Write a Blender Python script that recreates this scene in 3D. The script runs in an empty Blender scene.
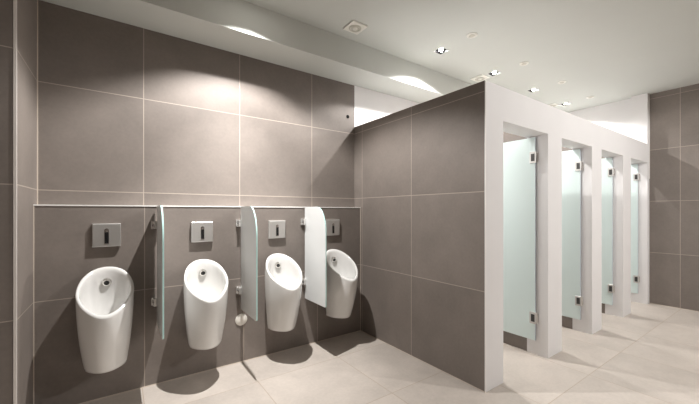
import bpy, bmesh, math
from mathutils import Vector, Matrix

scene = bpy.context.scene
COL = scene.collection
PI = math.pi

# ------------------------------------------------------------------ layout (metres)
YU, YW = 2.530, 2.432          # upper tiled wall, lower (boxed-out) wall
ZL = 1.118                     # ledge height
XL, XP, XE = -0.370, 1.764, 5.049
YF, YB = 1.163, 1.318          # front wall of the cubicles: front and back face
YS = 2.079                     # short wall on the left, facing the room
ZP, ZC = 1.864, 2.460          # partition height, ceiling
YBULK, ZBULK = 2.205, 2.251
XMIN, YMIN = -1.40, -2.10
OPEN = [(1.955, 2.545), (2.770, 3.354), (3.577, 4.147), (4.388, 4.973)]
ZH = 1.650

# ------------------------------------------------------------------ materials
def new_mat(name):
    m = bpy.data.materials.new(name); m.use_nodes = True
    nt = m.node_tree
    return m, nt, nt.nodes['Principled BSDF']

def nd(nt, t, **kw):
    n = nt.nodes.new(t)
    for k, v in kw.items(): setattr(n, k, v)
    return n

def math_node(nt, op, a, b=None, c=None):
    n = nd(nt, 'ShaderNodeMath', operation=op)
    for i, v in enumerate((a, b, c)):
        if v is None: continue
        if isinstance(v, (int, float)): n.inputs[i].default_value = v
        else: nt.links.new(v, n.inputs[i])
    return n.outputs[0]

def mix_col(nt, fac, a, b, mode='MIX'):
    n = nd(nt, 'ShaderNodeMix', data_type='RGBA', blend_type=mode)
    for s, v in ((n.inputs[0], fac), (n.inputs[6], a), (n.inputs[7], b)):
        if isinstance(v, (int, float)): s.default_value = v
        elif isinstance(v, tuple): s.default_value = v
        else: nt.links.new(v, s)
    return n.outputs[2]

def plain(name, col, rough=0.5, metal=0.0, spec=0.5, noise=0.04, scale=12, coat=0.0):
    m, nt, b = new_mat(name)
    tc = nd(nt, 'ShaderNodeTexCoord')
    nz = nd(nt, 'ShaderNodeTexNoise'); nz.inputs['Scale'].default_value = scale
    nz.inputs['Detail'].default_value = 4
    nt.links.new(tc.outputs['Object'], nz.inputs['Vector'])
    lo = tuple(c*(1-noise) for c in col)+(1,); hi = tuple(min(1, c*(1+noise)) for c in col)+(1,)
    nt.links.new(mix_col(nt, nz.outputs['Fac'], lo, hi), b.inputs['Base Color'])
    b.inputs['Roughness'].default_value = rough; b.inputs['Metallic'].default_value = metal
    b.inputs['Specular IOR Level'].default_value = spec
    b.inputs['Coat Weight'].default_value = coat
    return m

def tile_mat(name, axes, origin, col, grout, sizes=(0.6, 0.6), joint=0.0046, rough=0.55, var=0.10, mott=0.13, spec=0.35, seed=0.0):
    """square porcelain tiles on the plane given by two object axes"""
    m, nt, b = new_mat(name)
    tc = nd(nt, 'ShaderNodeTexCoord'); sp = nd(nt, 'ShaderNodeSeparateXYZ')
    nt.links.new(tc.outputs['Object'], sp.inputs[0])
    lines, cells = [], []
    for ax, o, size in zip(axes, origin, sizes):
        u = math_node(nt, 'DIVIDE', math_node(nt, 'SUBTRACT', sp.outputs[ax], o), size)
        cells.append(math_node(nt, 'FLOOR', u))
        fr = math_node(nt, 'FRACT', math_node(nt, 'ADD', u, 0.5))
        d = math_node(nt, 'ABSOLUTE', math_node(nt, 'SUBTRACT', fr, 0.5))
        lines.append(math_node(nt, 'LESS_THAN', d, joint/size/2))
    g = math_node(nt, 'MAXIMUM', lines[0], lines[1])
    cv = nd(nt, 'ShaderNodeCombineXYZ')
    nt.links.new(cells[0], cv.inputs[0]); nt.links.new(cells[1], cv.inputs[1]); cv.inputs[2].default_value = seed
    wn = nd(nt, 'ShaderNodeTexWhiteNoise', noise_dimensions='3D'); nt.links.new(cv.outputs[0], wn.inputs['Vector'])
    # each tile gets its own stretch of the cloudy print
    off = nd(nt, 'ShaderNodeVectorMath', operation='MULTIPLY_ADD')
    nt.links.new(wn.outputs['Color'], off.inputs[0]); off.inputs[1].default_value = (9, 9, 9)
    nt.links.new(tc.outputs['Object'], off.inputs[2])
    n1 = nd(nt, 'ShaderNodeTexNoise'); n1.inputs['Scale'].default_value = 3.2; n1.inputs['Detail'].default_value = 6
    n1.inputs['Roughness'].default_value = 0.62; n1.inputs['Distortion'].default_value = 0.25
    n2 = nd(nt, 'ShaderNodeTexNoise'); n2.inputs['Scale'].default_value = 60; n2.inputs['Detail'].default_value = 3
    nt.links.new(off.outputs[0], n1.inputs['Vector']); nt.links.new(off.outputs[0], n2.inputs['Vector'])
    v = math_node(nt, 'ADD', math_node(nt, 'MULTIPLY', math_node(nt, 'SUBTRACT', n1.outputs['Fac'], 0.5), mott*4),
                  math_node(nt, 'MULTIPLY', math_node(nt, 'SUBTRACT', n2.outputs['Fac'], 0.5), mott*1.3))
    v = math_node(nt, 'ADD', v, math_node(nt, 'MULTIPLY', math_node(nt, 'SUBTRACT', wn.outputs['Value'], 0.5), var))
    v = math_node(nt, 'ADD', v, 1.0)
    sc = nd(nt, 'ShaderNodeVectorMath', operation='SCALE'); sc.inputs[0].default_value = col
    nt.links.new(v, sc.inputs['Scale'])
    nt.links.new(mix_col(nt, g, sc.outputs[0], grout+(1,)), b.inputs['Base Color'])
    b.inputs['Roughness'].default_value = rough; b.inputs['Specular IOR Level'].default_value = spec
    bp = nd(nt, 'ShaderNodeBump'); bp.inputs['Strength'].default_value = 0.25; bp.inputs['Distance'].default_value = 0.002
    h = math_node(nt, 'SUBTRACT', math_node(nt, 'MULTIPLY', n2.outputs['Fac'], 0.25), g)
    nt.links.new(h, bp.inputs['Height']); nt.links.new(bp.outputs[0], b.inputs['Normal'])
    return m

def frosted(name, col, trans, rough=0.3):
    """satin-etched glass: scatters what falls on it, on both sides"""
    m, nt, b = new_mat(name)
    out = nt.nodes['Material Output']
    b.inputs['Base Color'].default_value = col+(1,)
    b.inputs['Roughness'].default_value = rough; b.inputs['Specular IOR Level'].default_value = 0.5
    tl = nd(nt, 'ShaderNodeBsdfTranslucent'); tl.inputs['Color'].default_value = col+(1,)
    mx = nd(nt, 'ShaderNodeMixShader'); mx.inputs[0].default_value = trans
    nt.links.new(b.outputs[0], mx.inputs[1]); nt.links.new(tl.outputs[0], mx.inputs[2])
    nt.links.new(mx.outputs[0], out.inputs[0])
    return m

def emitter(name, col, strength):
    m, nt, b = new_mat(name)
    b.inputs['Base Color'].default_value = (0.9, 0.9, 0.9, 1)
    b.inputs['Emission Color'].default_value = col+(1,); b.inputs['Emission Strength'].default_value = strength
    return m

TILE = (0.216, 0.186, 0.166); GROUT = (0.43, 0.37, 0.32)
M = {}
M['tile_back'] = tile_mat('taupe tile back', (0, 2), (0.1226, 0.0), TILE, GROUT, seed=1)
M['tile_part'] = tile_mat('taupe tile partition', (1, 2), (1.785, 0.0), TILE, GROUT, sizes=(0.622, 0.6), seed=2)
M['tile_left'] = tile_mat('taupe tile left', (1, 2), (2.60, 0.0), TILE, GROUT, seed=3)
M['tile_return'] = tile_mat('taupe tile return', (0, 2), (-0.70, 0.0), TILE, GROUT, seed=4)
M['tile_right'] = tile_mat('taupe tile right', (1, 2), (0.897, 0.0), TILE, GROUT, seed=5)
M['tile_stall'] = tile_mat('taupe tile cubicle', (1, 2), (1.318, 0.0), TILE, GROUT, seed=6)
M['floor'] = tile_mat('beige floor tile', (0, 1), (0.110, 1.487), (0.525, 0.470, 0.422), (0.42, 0.34, 0.27),
                      joint=0.004, rough=0.42, var=0.06, mott=0.14, spec=0.35, seed=7)
M['white'] = plain('white plaster', (0.80, 0.785, 0.782), rough=0.7, noise=0.03, scale=5)
M['ceiling'] = plain('ceiling paint', (0.60, 0.615, 0.58), rough=0.8, noise=0.02, scale=3)
M['trim'] = plain('white edge trim', (0.88, 0.86, 0.83), rough=0.35)
M['profile'] = plain('satin corner profile', (0.74, 0.69, 0.65), rough=0.4)
M['ceramic'] = plain('glazed ceramic', (0.77, 0.76, 0.74), rough=0.07, spec=0.5, noise=0.01, coat=0.3)
M['chrome'] = plain('chrome', (0.72, 0.70, 0.68), rough=0.16, metal=1.0, noise=0.02)
M['satin'] = plain('satin chrome', (0.62, 0.605, 0.585), rough=0.36, metal=0.75, noise=0.03)
M['clamp'] = plain('bright polished chrome', (0.80, 0.785, 0.765), rough=0.22, metal=0.75, noise=0.02)
M['dark'] = plain('black plastic', (0.012, 0.012, 0.013), rough=0.25)
M['grey'] = plain('dark grey metal', (0.06, 0.057, 0.055), rough=0.4, metal=0.4)
M['door_glass'] = frosted('frosted aqua glass', (0.82, 0.935, 0.92), 0.18)
M['div_glass'] = frosted('frosted divider glass', (0.84, 0.855, 0.85), 0.06)
M['door_edge'] = plain('glass edge lavender', (0.50, 0.53, 0.66), rough=0.15)
M['div_edge'] = plain('glass edge teal', (0.54, 0.80, 0.77), rough=0.12)
M['vent'] = plain('white vent plastic', (0.80, 0.79, 0.73), rough=0.4)
M['vent_in'] = plain('beige vent core', (0.62, 0.60, 0.53), rough=0.5)
M['lamp'] = emitter('lamp', (1.0, 0.96, 0.90), 60)
M['cap'] = plain('white cap', (0.80, 0.77, 0.71), rough=0.3)
M['rubber'] = plain('black rubber', (0.012, 0.012, 0.012), rough=0.9, spec=0.1)

# ------------------------------------------------------------------ mesh helpers
def bm_box(bm, a, b, mi=0):
    (x0, y0, z0), (x1, y1, z1) = a, b
    v = [bm.verts.new(p) for p in ((x0,y0,z0),(x1,y0,z0),(x1,y1,z0),(x0,y1,z0),(x0,y0,z1),(x1,y0,z1),(x1,y1,z1),(x0,y1,z1))]
    fs = []
    for q in ((0,3,2,1),(4,5,6,7),(0,1,5,4),(1,2,6,5),(2,3,7,6),(3,0,4,7)):
        f = bm.faces.new([v[i] for i in q]); f.material_index = mi; fs.append(f)
    return fs

def bm_prism(bm, pts, off, mi=0, side_mi=None):
    """closed prism from a planar outline pts (3-D) pushed along off"""
    off = Vector(off)
    a = [bm.verts.new(p) for p in pts]; b = [bm.verts.new(Vector(p)+off) for p in pts]
    n = len(pts); fs = [bm.faces.new(a[::-1]), bm.faces.new(b)]
    for f in fs: f.material_index = mi
    for i in range(n):
        f = bm.faces.new((a[i], a[(i+1) % n], b[(i+1) % n], b[i])); f.material_index = mi if side_mi is None else side_mi
        fs.append(f)
    return fs

def bm_lathe(bm, prof, origin, axis, seg=32, mi=0, smooth=True):
    """profile [(r, h)] turned about axis through origin"""
    axis = Vector(axis).normalized()
    t = Vector((0, 0, 1)) if abs(axis.z) < 0.9 else Vector((1, 0, 0))
    u = axis.cross(t).normalized(); w = axis.cross(u)
    rings = []
    for r, h in prof:
        c = Vector(origin)+axis*h
        if r < 1e-6: rings.append([bm.verts.new(c)])
        else: rings.append([bm.verts.new(c+(u*math.cos(2*PI*i/seg)+w*math.sin(2*PI*i/seg))*r) for i in range(seg)])
    for A, B in zip(rings, rings[1:]):
        for i in range(seg):
            j = (i+1) % seg
            q = [A[0], B[j], B[i]] if len(A) == 1 else ([A[i], A[j], B[0]] if len(B) == 1 else [A[i], A[j], B[j], B[i]])
            if len(set(q)) < 3: continue
            f = bm.faces.new(q); f.material_index = mi; f.smooth = smooth

def make(name, bm, mats, parent=None, bevel=0.0, seg=2, smooth=False):
    bmesh.ops.recalc_face_normals(bm, faces=bm.faces)
    if bevel:
        bmesh.ops.bevel(bm, geom=list(bm.edges), offset=bevel, segments=seg, affect='EDGES', profile=0.5)
    me = bpy.data.meshes.new(name); bm.to_mesh(me); bm.free()
    for m in (mats if isinstance(mats, (list, tuple)) else [mats]): me.materials.append(m)
    if any(p.use_smooth for p in me.polygons): me.set_sharp_from_angle(angle=math.radians(38))
    if smooth:
        for p in me.polygons: p.use_smooth = True
    o = bpy.data.objects.new(name, me); COL.objects.link(o)
    if parent: o.parent = parent
    return o

def struct(name, bm, mats, **kw):
    o = make(name, bm, mats, **kw); o['kind'] = 'structure'; return o

def box_struct(name, a, b, mat, bevel=0.0):
    bm = bmesh.new(); bm_box(bm, a, b); return struct(name, bm, mat, bevel=bevel)

def thing(name, label, cat, loc, group=None, rz=0):
    o = bpy.data.objects.new(name, None); COL.objects.link(o)
    o.empty_display_size = 0.05
    o.location = loc; o.rotation_euler = (0, 0, rz)
    o['label'] = label; o['category'] = cat
    if group: o['group'] = group
    return o

def dup(root, loc, label):
    r = root.copy(); COL.objects.link(r); r.location = loc; r['label'] = label
    for ch in list(root.children):
        c = ch.copy(); COL.objects.link(c); c.parent = r
        for g in list(ch.children):
            d = g.copy(); COL.objects.link(d); d.parent = c
    return r

# ------------------------------------------------------------------ room shell
T = 0.10
box_struct('floor', (XMIN, YMIN, -0.06), (XE, YU, 0.0), M['floor'])
# ceiling with square cut-outs for the recessed lamps
LIGHTS = [(0.685, 1.94), (2.234, 1.90), (3.030, 1.90), (3.812, 1.90), (4.637, 1.90)]
FILL_LIGHTS = [(2.55, -1.0), (3.40, -1.0), (4.30, -1.0), (0.70, -0.90)]  # added downlights out of view, put in to light the cubicle fronts
HW = 0.047
def ceiling_mesh():
    bm = bmesh.new()
    holes = [(x-HW, x+HW, y-HW, y+HW) for x, y in LIGHTS+FILL_LIGHTS]
    xs = sorted({round(v, 4) for h in holes for v in h[:2]} | {XMIN, XE})
    ys = sorted({round(v, 4) for h in holes for v in h[2:]} | {YMIN, YU})
    vs = {}
    def V(x, y, z):
        k = (x, y, z)
        if k not in vs: vs[k] = bm.verts.new(k)
        return vs[k]
    for i in range(len(xs)-1):
        for j in range(len(ys)-1):
            cx, cy = (xs[i]+xs[i+1])/2, (ys[j]+ys[j+1])/2
            if any(a < cx < b and c < cy < d for a, b, c, d in holes): continue
            bm.faces.new((V(xs[i], ys[j], ZC), V(xs[i], ys[j+1], ZC), V(xs[i+1], ys[j+1], ZC), V(xs[i+1], ys[j], ZC)))
    r = bmesh.ops.extrude_face_region(bm, geom=list(bm.faces))
    for v in [g for g in r['geom'] if isinstance(g, bmesh.types.BMVert)]: v.co.z += 0.012
    return bm
struct('ceiling', ceiling_mesh(), M['ceiling'])
bm = bmesh.new(); bm_box(bm, (XL, YBULK, ZBULK), (XE, YU, ZC)); struct('ceiling_bulkhead', bm, M['ceiling'])

# back wall: tiled in the urinal bay, white plaster behind the cubicles
box_struct('wall_back', (XL-T, YU, 0), (XP, YU+T, ZC), M['tile_back'])
box_struct('wall_back_lower', (XL, YW, 0), (XP, YU, ZL-0.007), M['tile_back'])
box_struct('wall_back_cubicles', (XP, YU, 0), (XE+T, YU+T, ZC), M['white'])
# left: return wall, then the wall facing the room
box_struct('wall_left', (XL-T, YS+0.012, 0), (XL, YU, ZC), M['tile_left'])
box_struct('wall_left_return', (XMIN, YS, 0), (XL-0.012, YS+0.012, ZC), M['tile_return'])
# right end wall: tile in front, white plaster behind the cubicle front
box_struct('wall_right', (XE, YMIN, 0), (XE+T, YF+0.02, ZC), M['tile_right'])
box_struct('wall_right_cubicle', (XE, YF+0.02, 0), (XE+T, YU, ZC), M['white'])
# unseen sides that close the room
box_struct('wall_far_left', (XMIN-T, YMIN, 0), (XMIN, YS+0.012, ZC), M['tile_left'])
box_struct('wall_front', (XMIN-T, YMIN-T, 0), (XE+T, YMIN, ZC), M['tile_back'])

# tiled partition between urinals and cubicles
def partition():
    bm = bmesh.new()
    bm_box(bm, (XP, YF+0.006, 0), (XP+0.036, YW, ZP))
    bm_box(bm, (XP, YW, 0), (XP+0.036, YU, ZP))
    return bm
struct('wall_partition', partition(), M['tile_part'])
# white front wall of the cubicles: comb outline with four openings, last pier runs up to the ceiling
def front_wall():
    bm = bmesh.new()
    pts = [(XP+0.036, 0)]
    pts += [(OPEN[0][0], 0), (OPEN[0][0], ZH), (OPEN[0][1], ZH), (OPEN[0][1], 0)]
    for a, b in OPEN[1:]:
        pts += [(a, 0), (a, ZH), (b, ZH), (b, 0)]
    pts += [(XE, 0), (XE, ZC), (OPEN[-1][1], ZC), (OPEN[-1][1], ZP), (XP+0.036, ZP)]
    bm_prism(bm, [(x, YF, z) for x, z in pts], (0, YB-YF, 0))
    bm_box(bm, (XP, YF, 0), (XP+0.036, YF+0.006, ZP))
    return bm
struct('wall_cubicle_front', front_wall(), M['white'])
for i, (a, b) in enumerate(zip(OPEN, OPEN[1:])):
    bm = bmesh.new(); fs = bm_box(bm, (a[1]+0.006, YB, 0), (b[0]-0.006, YU, ZP)); fs[3].material_index = 1  # unseen +x face made white to bounce light onto the doors
    struct('wall_divider' if i == 0 else 'wall_divider.%03d' % i, bm, [M['tile_stall'], M['white']])
box_struct('wall_cubicle_side', (XP+0.036, YB, 0), (OPEN[0][0]-0.02, YU, ZP), M['white'])

# trims
bm = bmesh.new(); bm_box(bm, (XL, YW-0.004, ZL-0.007), (XP, YU, ZL)); struct('trim_1', bm, M['trim'])
box_struct('trim_2', (XL-0.010, YS-0.002, 0), (XL+0.001, YS+0.006, ZC), M['profile'], bevel=0.0008)
box_struct('trim_3', (XP-0.0008, YF-0.001, 0), (XP+0.006, YF+0.001, ZP+0.001), M['trim'])
box_struct('trim_4', (XE-0.014, YF-0.004, ZP-0.4), (XE-0.001, YF-0.0005, ZC), M['trim'])

# pale grout run along the corners and along the foot of the tiled walls
M['caulk'] = plain('pale grout', (0.62, 0.54, 0.46), rough=0.6)
box_struct('trim_5', (XL-0.001, YW-0.003, 0.0), (XL+0.0035, YW+0.001, ZL-0.007), M['caulk'])
box_struct('trim_6', (XL-0.001, YU-0.005, ZL), (XL+0.004, YU+0.001, ZBULK), M['caulk'])
box_struct('trim_7', (XP-0.004, YW-0.003, 0.0), (XP+0.001, YW+0.001, ZL-0.007), M['caulk'])
box_struct('trim_8', (XL, YW-0.004, -0.001), (XP, YW+0.001, 0.004), M['caulk'])
box_struct('trim_9', (XP-0.004, YF, -0.001), (XP+0.001, YW, 0.004), M['caulk'])
box_struct('trim_10', (XE-0.004, YMIN, -0.001), (XE+0.001, YF, 0.004), M['caulk'])

# ------------------------------------------------------------------ urinals
def urinal_parts(root):
    Z0 = 0.228                                   # underside above the floor; root stands at the underside
    NT = 64
    slope = math.tan(math.radians(34.5)); ZT = 0.757; DEP = 0.318; HWD = 0.1265
    yc = -DEP*0.50; ry = DEP*0.50
    def plan(th, sx, sy, oy=0.0, p=2.12):
        c, s = math.cos(th), math.sin(th)
        ex = 2.0/p
        x = HWD*sx*math.copysign(abs(c)**ex, c); y = yc+oy+ry*sy*math.copysign(abs(s)**ex, s)
        return x*(1-0.28*max(0.0, -s)**1.6), y
    def rz(y): return ZT+slope*y
    bm = bmesh.new()
    ths = [2*PI*i/NT for i in range(NT)]
    rings = []
    # outside, from the foot up to the rim
    levels = [0.0, 0.012, 0.05, 0.12, 0.25, 0.4, 0.55, 0.7, 0.82, 0.91, 0.965, 0.99]
    for s in levels:
        ring = []
        w = 0.74+0.26*(1-(1-s)**2.0)*1.0
        for th in ths:
            x, y = plan(th, w*(0.95 if s == 0 else 1.0), 1.0)
            zr = rz(y)
            front = 0.72+0.28*(1-(1-s)**1.6)      # foot is set back towards the wall
            if s == 0: front *= 0.95
            y = y*front
            if math.sin(th) > 0:                  # rear half hangs flat on the wall
                x = HWD*w*math.copysign(abs(math.cos(th))**0.97, math.cos(th)); y2 = y*0.75
                k = 1.0 if s < 0.9 else (1-s)/0.1
                y = y*(1-k)+y2*k
            z = Z0+(zr-Z0)*s
            ring.append((x, y, z))
        rings.append(ring)
    # rolled rim and bowl
    for f, dz in ((1.0, 0.0), (0.985, 0.004), (0.95, 0.006), (0.91, 0.005), (0.885, 0.0), (0.868, -0.010)):
        ring = []
        for th in ths:
            x, y = plan(th, f, 1-(1-f)*1.0)
            ring.append((x, y, rz(y)+dz))
        rings.append(ring)
    for t in (0.08, 0.2, 0.35, 0.5, 0.65, 0.78, 0.89, 0.96):
        ring = []
        sc = 0.862*(1-t**2.6)**(1/2.0)
        for th in ths:
            x, y = plan(th, sc, sc*(0.98), 0.012*t, p=2.2)
            yr = plan(th, 0.862, 0.845)[1]
            zz = rz(yr)-0.012
            ring.append((x, y, zz*(1-t)+0.40*t))
        rings.append(ring)
    V = [[bm.verts.new((x, y, z-Z0)) for x, y, z in r] for r in rings]
    for A, B in zip(V, V[1:]):
        for i in range(NT):
            j = (i+1) % NT
            bm.faces.new((A[i], A[j], B[j], B[i]))
    c = bm.verts.new((0, yc+0.012, 0.398-Z0))
    for i in range(NT): bm.faces.new((V[-1][i], V[-1][(i+1) % NT], c))
    bm.faces.new(V[0][::-1])
    body = make('body', bm, M['ceramic'], root, smooth=True)
    # chrome water inlet at the back of the bowl
    bm = bmesh.new()
    o = (0, -0.020, 0.676-Z0)
    bm_lathe(bm, [(0.0, -0.012), (0.021, -0.012), (0.0240, 0.006), (0.0235, 0.014), (0.019, 0.019), (0.0, 0.021)], o, (0, -1, -0.25), 28)
    inlet = make('inlet', bm, M['chrome'], root); inlet['label'] = 'chrome water inlet'
    bm = bmesh.new()
    bm_lathe(bm, [(0.0, 0.0195), (0.0135, 0.0195), (0.013, 0.0225), (0.0, 0.0225)], o, (0, -1, -0.25), 16)
    make('nozzle', bm, M['dark'], inlet)
    bm = bmesh.new()
    bm_lathe(bm, [(0.0, 0.0), (0.022, 0.0), (0.022, 0.004), (0.012, 0.007), (0.0, 0.007)], (0, yc+0.012, 0.405-Z0), (0, 0, 1), 24)
    make('drain', bm, M['cap'], root)
    return root

UX = [-0.062, 0.446, 0.968, 1.463]
ul = ['white wall-hung urinal between the left side wall and the edge-on glass divider',
      'white wall-hung urinal between the edge-on divider and the pale green divider',
      'white wall-hung urinal between the pale green divider and the bright white divider',
      'white wall-hung urinal partly hidden by the bright white divider, beside the tiled partition']
u0 = thing('urinal', ul[0], 'urinal', (UX[0], YW, 0.228), 'wall-hung urinals in a row')
urinal_parts(u0)
for x, l in list(zip(UX, ul))[1:]: dup(u0, (x, YW, 0.228), l)

# ------------------------------------------------------------------ flush plates
def plate_parts(root):
    W, H = 0.0665, 0.0675
    bm = bmesh.new()
    # slightly pillowed plate whose rim tapers back to the wall
    rows = [(0.97, 0.0), (1.0, 0.010), (0.985, 0.018), (0.93, 0.0215)]
    prev = None
    for f, d in rows:
        r = []
        for sx, sz in ((-1, -1), (1, -1), (1, 1), (-1, 1)):
            r.append(bm.verts.new((sx*(W-(1-f)*W), -d, sz*(H-(1-f)*H)+H)))
        if prev:
            for i in range(4): bm.faces.new((prev[i], prev[(i+1) % 4], r[(i+1) % 4], r[i]))
        else: bm.faces.new(r[::-1])
        prev = r
    bm.faces.new(prev)
    make('face_plate', bm, M['satin'], root)
    bm = bmesh.new()
    n = 10; pts = []
    for i in range(n+1):
        a = PI*i/n; pts.append((0.0105*math.cos(a), -0.0212, H+0.028+0.0105*math.sin(a)))
    pts += [(-0.0105, -0.0212, H-0.050), (0.0105, -0.0212, H-0.050)]
    bm_prism(bm, pts, (0, -0.0012, 0))
    rec = make('recess', bm, M['chrome'], root)
    bm = bmesh.new(); bm_box(bm, (-0.0092, -0.0250, H-0.047), (0.0092, -0.0220, H+0.016))
    w = make('sensor_window', bm, M['dark'], rec, bevel=0.0012); w['label'] = 'black sensor window'
    bm = bmesh.new(); bm_lathe(bm, [(0, 0.021), (0.0065, 0.022), (0.006, 0.026), (0, 0.0275)], (0, 0, H+0.026), (0, -1, 0), 16)
    make('push_button', bm, M['chrome'], root)
pl = ['square chrome flush plate above the urinal in the left corner',
      'square chrome flush plate above the urinal just right of the edge-on divider',
      'square chrome flush plate above the urinal just right of the pale green divider',
      'square chrome flush plate partly hidden behind the bright white divider']
p0 = thing('flush_plate', pl[0], 'flush plate', (UX[0], YW, 0.876), 'flush plates over the urinals')
plate_parts(p0)
for x, l in list(zip(UX, pl))[1:]: dup(p0, (x, YW, 0.876), l)

# ------------------------------------------------------------------ glass dividers
def divider_parts(root):
    y0, y1, z0, z1 = -0.018, -0.350, 0.385, 1.116     # from wall, out into the room
    th = 0.008; R = 0.135; RZ = 0.20
    pts = [(y0, z0), (y1+0.012, z0)]
    for i in range(1, 4): pts.append((y1+0.012*(1-math.sin(PI/2*i/3)), z0+0.012*(1-math.cos(PI/2*i/3))))
    for i in range(0, 15):
        a = PI/2*i/14; pts.append((y1+R*(1-math.cos(a)), z1-RZ*(1-math.sin(a))))
    pts += [(y0, z1)]
    bm = bmesh.new()
    bm_prism(bm, [(-th/2, y, z) for y, z in pts], (th, 0, 0), 0, 1)
    g = make('glass_panel', bm, [M['div_glass'], M['div_edge']], root)
    for z in (0.997, 0.520):
        bm = bmesh.new()
        bm_box(bm, (-0.034, -0.014, z-0.024), (0.034, 0.0, z+0.024))
        for s in (-1, 1):
            xa, xb = (0.0055, 0.024) if s > 0 else (-0.024, -0.0055)
            bm_box(bm, (xa, -0.046, z-0.024), (xb, -0.012, z+0.024))
        c = make('clamp', bm, M['clamp'], root, bevel=0.0015, seg=1); c['label'] = 'chrome wall clamp'
        for sx in (-1, 1):
            bm = bmesh.new()
            bm_lathe(bm, [(0, 0.0), (0.0075, 0.0), (0.0075, 0.003), (0, 0.003)], (sx*0.024, -0.029, z), (sx, 0, 0), 14)
            make('screw', bm, M['grey'], c)
dl = ['frosted glass urinal divider seen almost edge-on with a teal front edge',
      'pale green frosted glass urinal divider above the round white wall cap',
      'bright white frosted glass urinal divider nearest the tiled partition']
DX = [0.190, 0.701, 1.203]
d0 = thing('urinal_divider', dl[0], 'divider', (DX[0], YW, 0), 'frosted glass dividers between the urinals')
divider_parts(d0)
for x, l in list(zip(DX, dl))[1:]: dup(d0, (x, YW, 0), l)

# ------------------------------------------------------------------ cubicle doors, standing open at right angles
def door_parts(root):
    # root at the hinge line on the floor; pane runs away from the viewer (+y)
    L = 0.575; z0, z1 = 0.108, 1.640; th = 0.010
    bm = bmesh.new()
    bm_prism(bm, [(-th, 0, z0), (-th, L, z0), (-th, L, z1), (-th, 0, z1)], (th, 0, 0), 0, 1)
    make('glass_pane', bm, [M['door_glass'], M['door_edge']], root)
    for z in (1.488, 0.277):
        bm = bmesh.new()
        bm_box(bm, (-th-0.009, -0.010, z-0.043), (-th-0.0005, 0.040, z+0.043))
        bm_box(bm, (0.0005, -0.010, z-0.043), (0.0045, 0.040, z+0.043))
        h = make('hinge', bm, M['satin'], root, bevel=0.001, seg=1); h['label'] = 'chrome glass hinge'
        bm = bmesh.new(); bm_lathe(bm, [(0, -0.034), (0.0075, -0.034), (0.0075, 0.034), (0, 0.034)], (-0.004, -0.009, z), (0, 0, 1), 16)
        make('hinge_pin', bm, M['chrome'], h)
        bm = bmesh.new(); bm_box(bm, (-th-0.0105, 0.001, z-0.028), (-th-0.0085, 0.028, z+0.028))
        make('cover_insert', bm, M['grey'], h)
ol = ['frosted aqua glass door standing open in the cubicle nearest the tiled partition',
      'frosted aqua glass door standing open in the second cubicle from the tiled partition',
      'frosted aqua glass door standing open in the third cubicle from the tiled partition',
      'frosted aqua glass door standing open in the last cubicle, against the end wall']
door0 = thing('cubicle_door', ol[0], 'door', (OPEN[0][1]-0.006, 1.247, 0), 'glass doors of the cubicles')
door_parts(door0)
for (a, b), l in list(zip(OPEN, ol))[1:]: dup(door0, (b-0.006, 1.247, 0), l)

# ------------------------------------------------------------------ ceiling fittings
def downlight_parts(root):
    # root at ceiling level; recess goes up
    bm = bmesh.new(); d = 0.070
    a = HW-0.0015
    for x0, x1, y0, y1 in ((-a, -a+0.002, -a, a), (a-0.002, a, -a, a), (-a, a, -a, -a+0.002), (-a, a, a-0.002, a)):
        bm_box(bm, (x0, y0, 0.0), (x1, y1, d))
    bm_box(bm, (-a, -a, d-0.002), (a, a, d))
    make('housing', bm, M['dark'], root)
    bm = bmesh.new(); bm_lathe(bm, [(0, 0.045), (0.036, 0.045), (0.030, 0.018), (0.027, 0.018), (0.027, 0.022)], (0, 0, 0), (0, 0, 1), 28)
    make('reflector', bm, M['dark'], root)
    bm = bmesh.new(); bm_lathe(bm, [(0, -0.005), (0.009, -0.003), (0.015, 0.002), (0.017, 0.010), (0.017, 0.024), (0, 0.024)], (0, 0, 0), (0, 0, 1), 28)
    make('lamp', bm, M['lamp'], root)
dlab = ['recessed square ceiling downlight above the urinals, cut off by the top of the photo',
        'bright recessed ceiling downlight nearest the viewer, above the first cubicle',
        'bright recessed ceiling downlight just above the top corner of the partition',
        'recessed square downlight with dark frame in front of the small far vent',
        'recessed square downlight with dark frame, farthest along the ceiling']
l0 = thing('downlight', dlab[0], 'ceiling light', LIGHTS[0]+(ZC,), 'recessed ceiling downlights')
downlight_parts(l0)
for (x, y), l in list(zip(LIGHTS, dlab))[1:]: dup(l0, (x, y, ZC), l)
for x, y in FILL_LIGHTS:
    o = dup(l0, (x, y, ZC), 'added ceiling downlight out of view over the open floor, lights the cubicle fronts')
    o['group'] = 'added fill downlights over the open floor'

def vent_parts(root):
    bm = bmesh.new(); bm_box(bm, (-0.067, -0.069, -0.010), (0.067, 0.069, 0.0))
    make('cover', bm, M['vent'], root, bevel=0.003)
    bm = bmesh.new(); bm_lathe(bm, [(0.047, 0.010), (0.047, 0.014), (0.040, 0.016), (0.036, 0.010), (0.030, 0.010), (0.030, 0.013), (0, 0.014)], (0, 0, 0), (0, 0, -1), 32)
    make('grille', bm, M['vent_in'], root)
    bm = bmesh.new(); bm_lathe(bm, [(0.0, 0.013), (0.017, 0.013), (0.017, 0.018), (0, 0.019)], (0, 0, 0), (0, 0, -1), 24)
    make('core', bm, M['vent'], root)
vl = ['square white ceiling vent with a round grille, above the urinals',
      'square white ceiling vent just left of the bright lamp above the partition corner',
      'square white ceiling vent half hidden behind the top of the cubicle wall']
vp = [(1.423, 2.030), (3.010, 2.050), (4.545, 2.030)]
v0 = thing('ceiling_vent', vl[0], 'vent', vp[0]+(ZC,), 'square ceiling vents')
vent_parts(v0)
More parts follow.
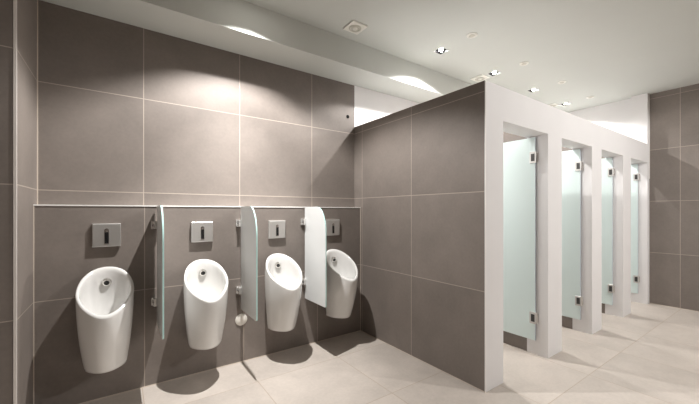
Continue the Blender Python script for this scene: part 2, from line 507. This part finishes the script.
for (x, y), l in list(zip(vp, vl))[1:]: dup(v0, (x, y, ZC), l)

def sensor_parts(root):
    bm = bmesh.new(); bm_lathe(bm, [(0, 0), (0.040, 0.0), (0.041, 0.004), (0.036, 0.008), (0.030, 0.008), (0.028, 0.005), (0, 0.005)], (0, 0, 0), (0, 0, -1), 32)
    make('ring', bm, M['vent'], root)
    bm = bmesh.new(); bm_lathe(bm, [(0, 0.0052), (0.022, 0.0052), (0.017, 0.012), (0, 0.014)], (0, 0, 0), (0, 0, -1), 24)
    make('lens', bm, M['vent_in'], root)
sl = ['small round white ceiling sensor nearest the viewer', 'small round white ceiling sensor, second along the row from the viewer',
      'small round white ceiling sensor, third along the row from the viewer', 'small round white ceiling sensor nearest the tiled end wall']
sp = [(2.228, 1.587), (3.047, 1.606), (3.813, 1.600), (4.590, 1.610)]
s0 = thing('ceiling_sensor', sl[0], 'sensor', sp[0]+(ZC,), 'round ceiling sensors')
sensor_parts(s0)
for (x, y), l in list(zip(sp, sl))[1:]: dup(s0, (x, y, ZC), l)

# ------------------------------------------------------------------ small wall fittings
bm = bmesh.new()
bm_lathe(bm, [(0, 0.0), (0.042, 0.0), (0.042, 0.003), (0.038, 0.006), (0, 0.008)], (0, 0, 0), (0, -1, 0), 36)
cap = make('access_cap', bm, M['cap']); cap.location = (0.705, YW, 0.304)
cap['label'] = 'round white access cap on the wall below the pale green divider'; cap['category'] = 'cap'
bm = bmesh.new()
bm_lathe(bm, [(0, 0.0), (0.016, 0.0), (0.015, 0.004), (0, 0.006)], (0, 0, 0), (0, -1, 0), 20)
plug = make('wall_plug', bm, M['rubber']); plug.location = (1.690, YU, 1.949)
plug['label'] = 'tiny black plug high on the tiled back wall above the partition'; plug['category'] = 'plug'

# ------------------------------------------------------------------ lights: the lamps in the ceiling, plus the added ones out of view
WARM = (1.0, 0.982, 0.96)
def spot(x, y, power, angle, blend, name, rad=0.022, dz=0.018, tilt=0):
    L = bpy.data.lights.new(name, 'SPOT'); L.energy = power; L.color = WARM
    L.spot_size = math.radians(angle); L.spot_blend = blend; L.shadow_soft_size = rad
    o = bpy.data.objects.new(name, L); COL.objects.link(o); o.location = (x, y, ZC-dz)
    o.rotation_euler = (math.radians(tilt), 0, 0)
    return o
spot(*LIGHTS[0], 95, 126, 0.35, 'spot_wide', 0.012, dz=0.045); spot(*LIGHTS[0], 115, 66, 1.0, 'spot_narrow', 0.012, dz=0.045, tilt=13)
for x, y in LIGHTS[1:]:
    spot(x, y, 50 if x < 2.5 else 34, 139, 0.2, 'spot_wide'); spot(x, y, 55, 62, 1.0, 'spot_narrow')
for x, y in FILL_LIGHTS:
    spot(x, y, {2.55: 34, 3.4: 122, 4.3: 30}.get(x, 2), 176, 0.12, 'spot_wide', 0.06)  # fill from the added, unseen downlights

w = bpy.data.worlds.new('World'); scene.world = w; w.use_nodes = True
w.node_tree.nodes['Background'].inputs[0].default_value = (0.02, 0.02, 0.02, 1)

# ------------------------------------------------------------------ camera (upright, shifted lens)
cam = bpy.data.cameras.new('Camera'); co = bpy.data.objects.new('Camera', cam); COL.objects.link(co)
cam.sensor_width = 36.0; cam.lens = 331.555/699*36.0
cam.shift_x = -(360.70-349.5)/699; cam.shift_y = (211.33-202.0)/699
cam.clip_start = 0.02
co.location = (0, 0, 1.0812); co.rotation_euler = (PI/2, 0, -0.628)
scene.camera = co

scene.view_settings.view_transform = 'Standard'; scene.view_settings.look = 'None'
scene.view_settings.gamma = 1.0; scene.view_settings.exposure = 0.44
scene.view_settings.use_curve_mapping = False
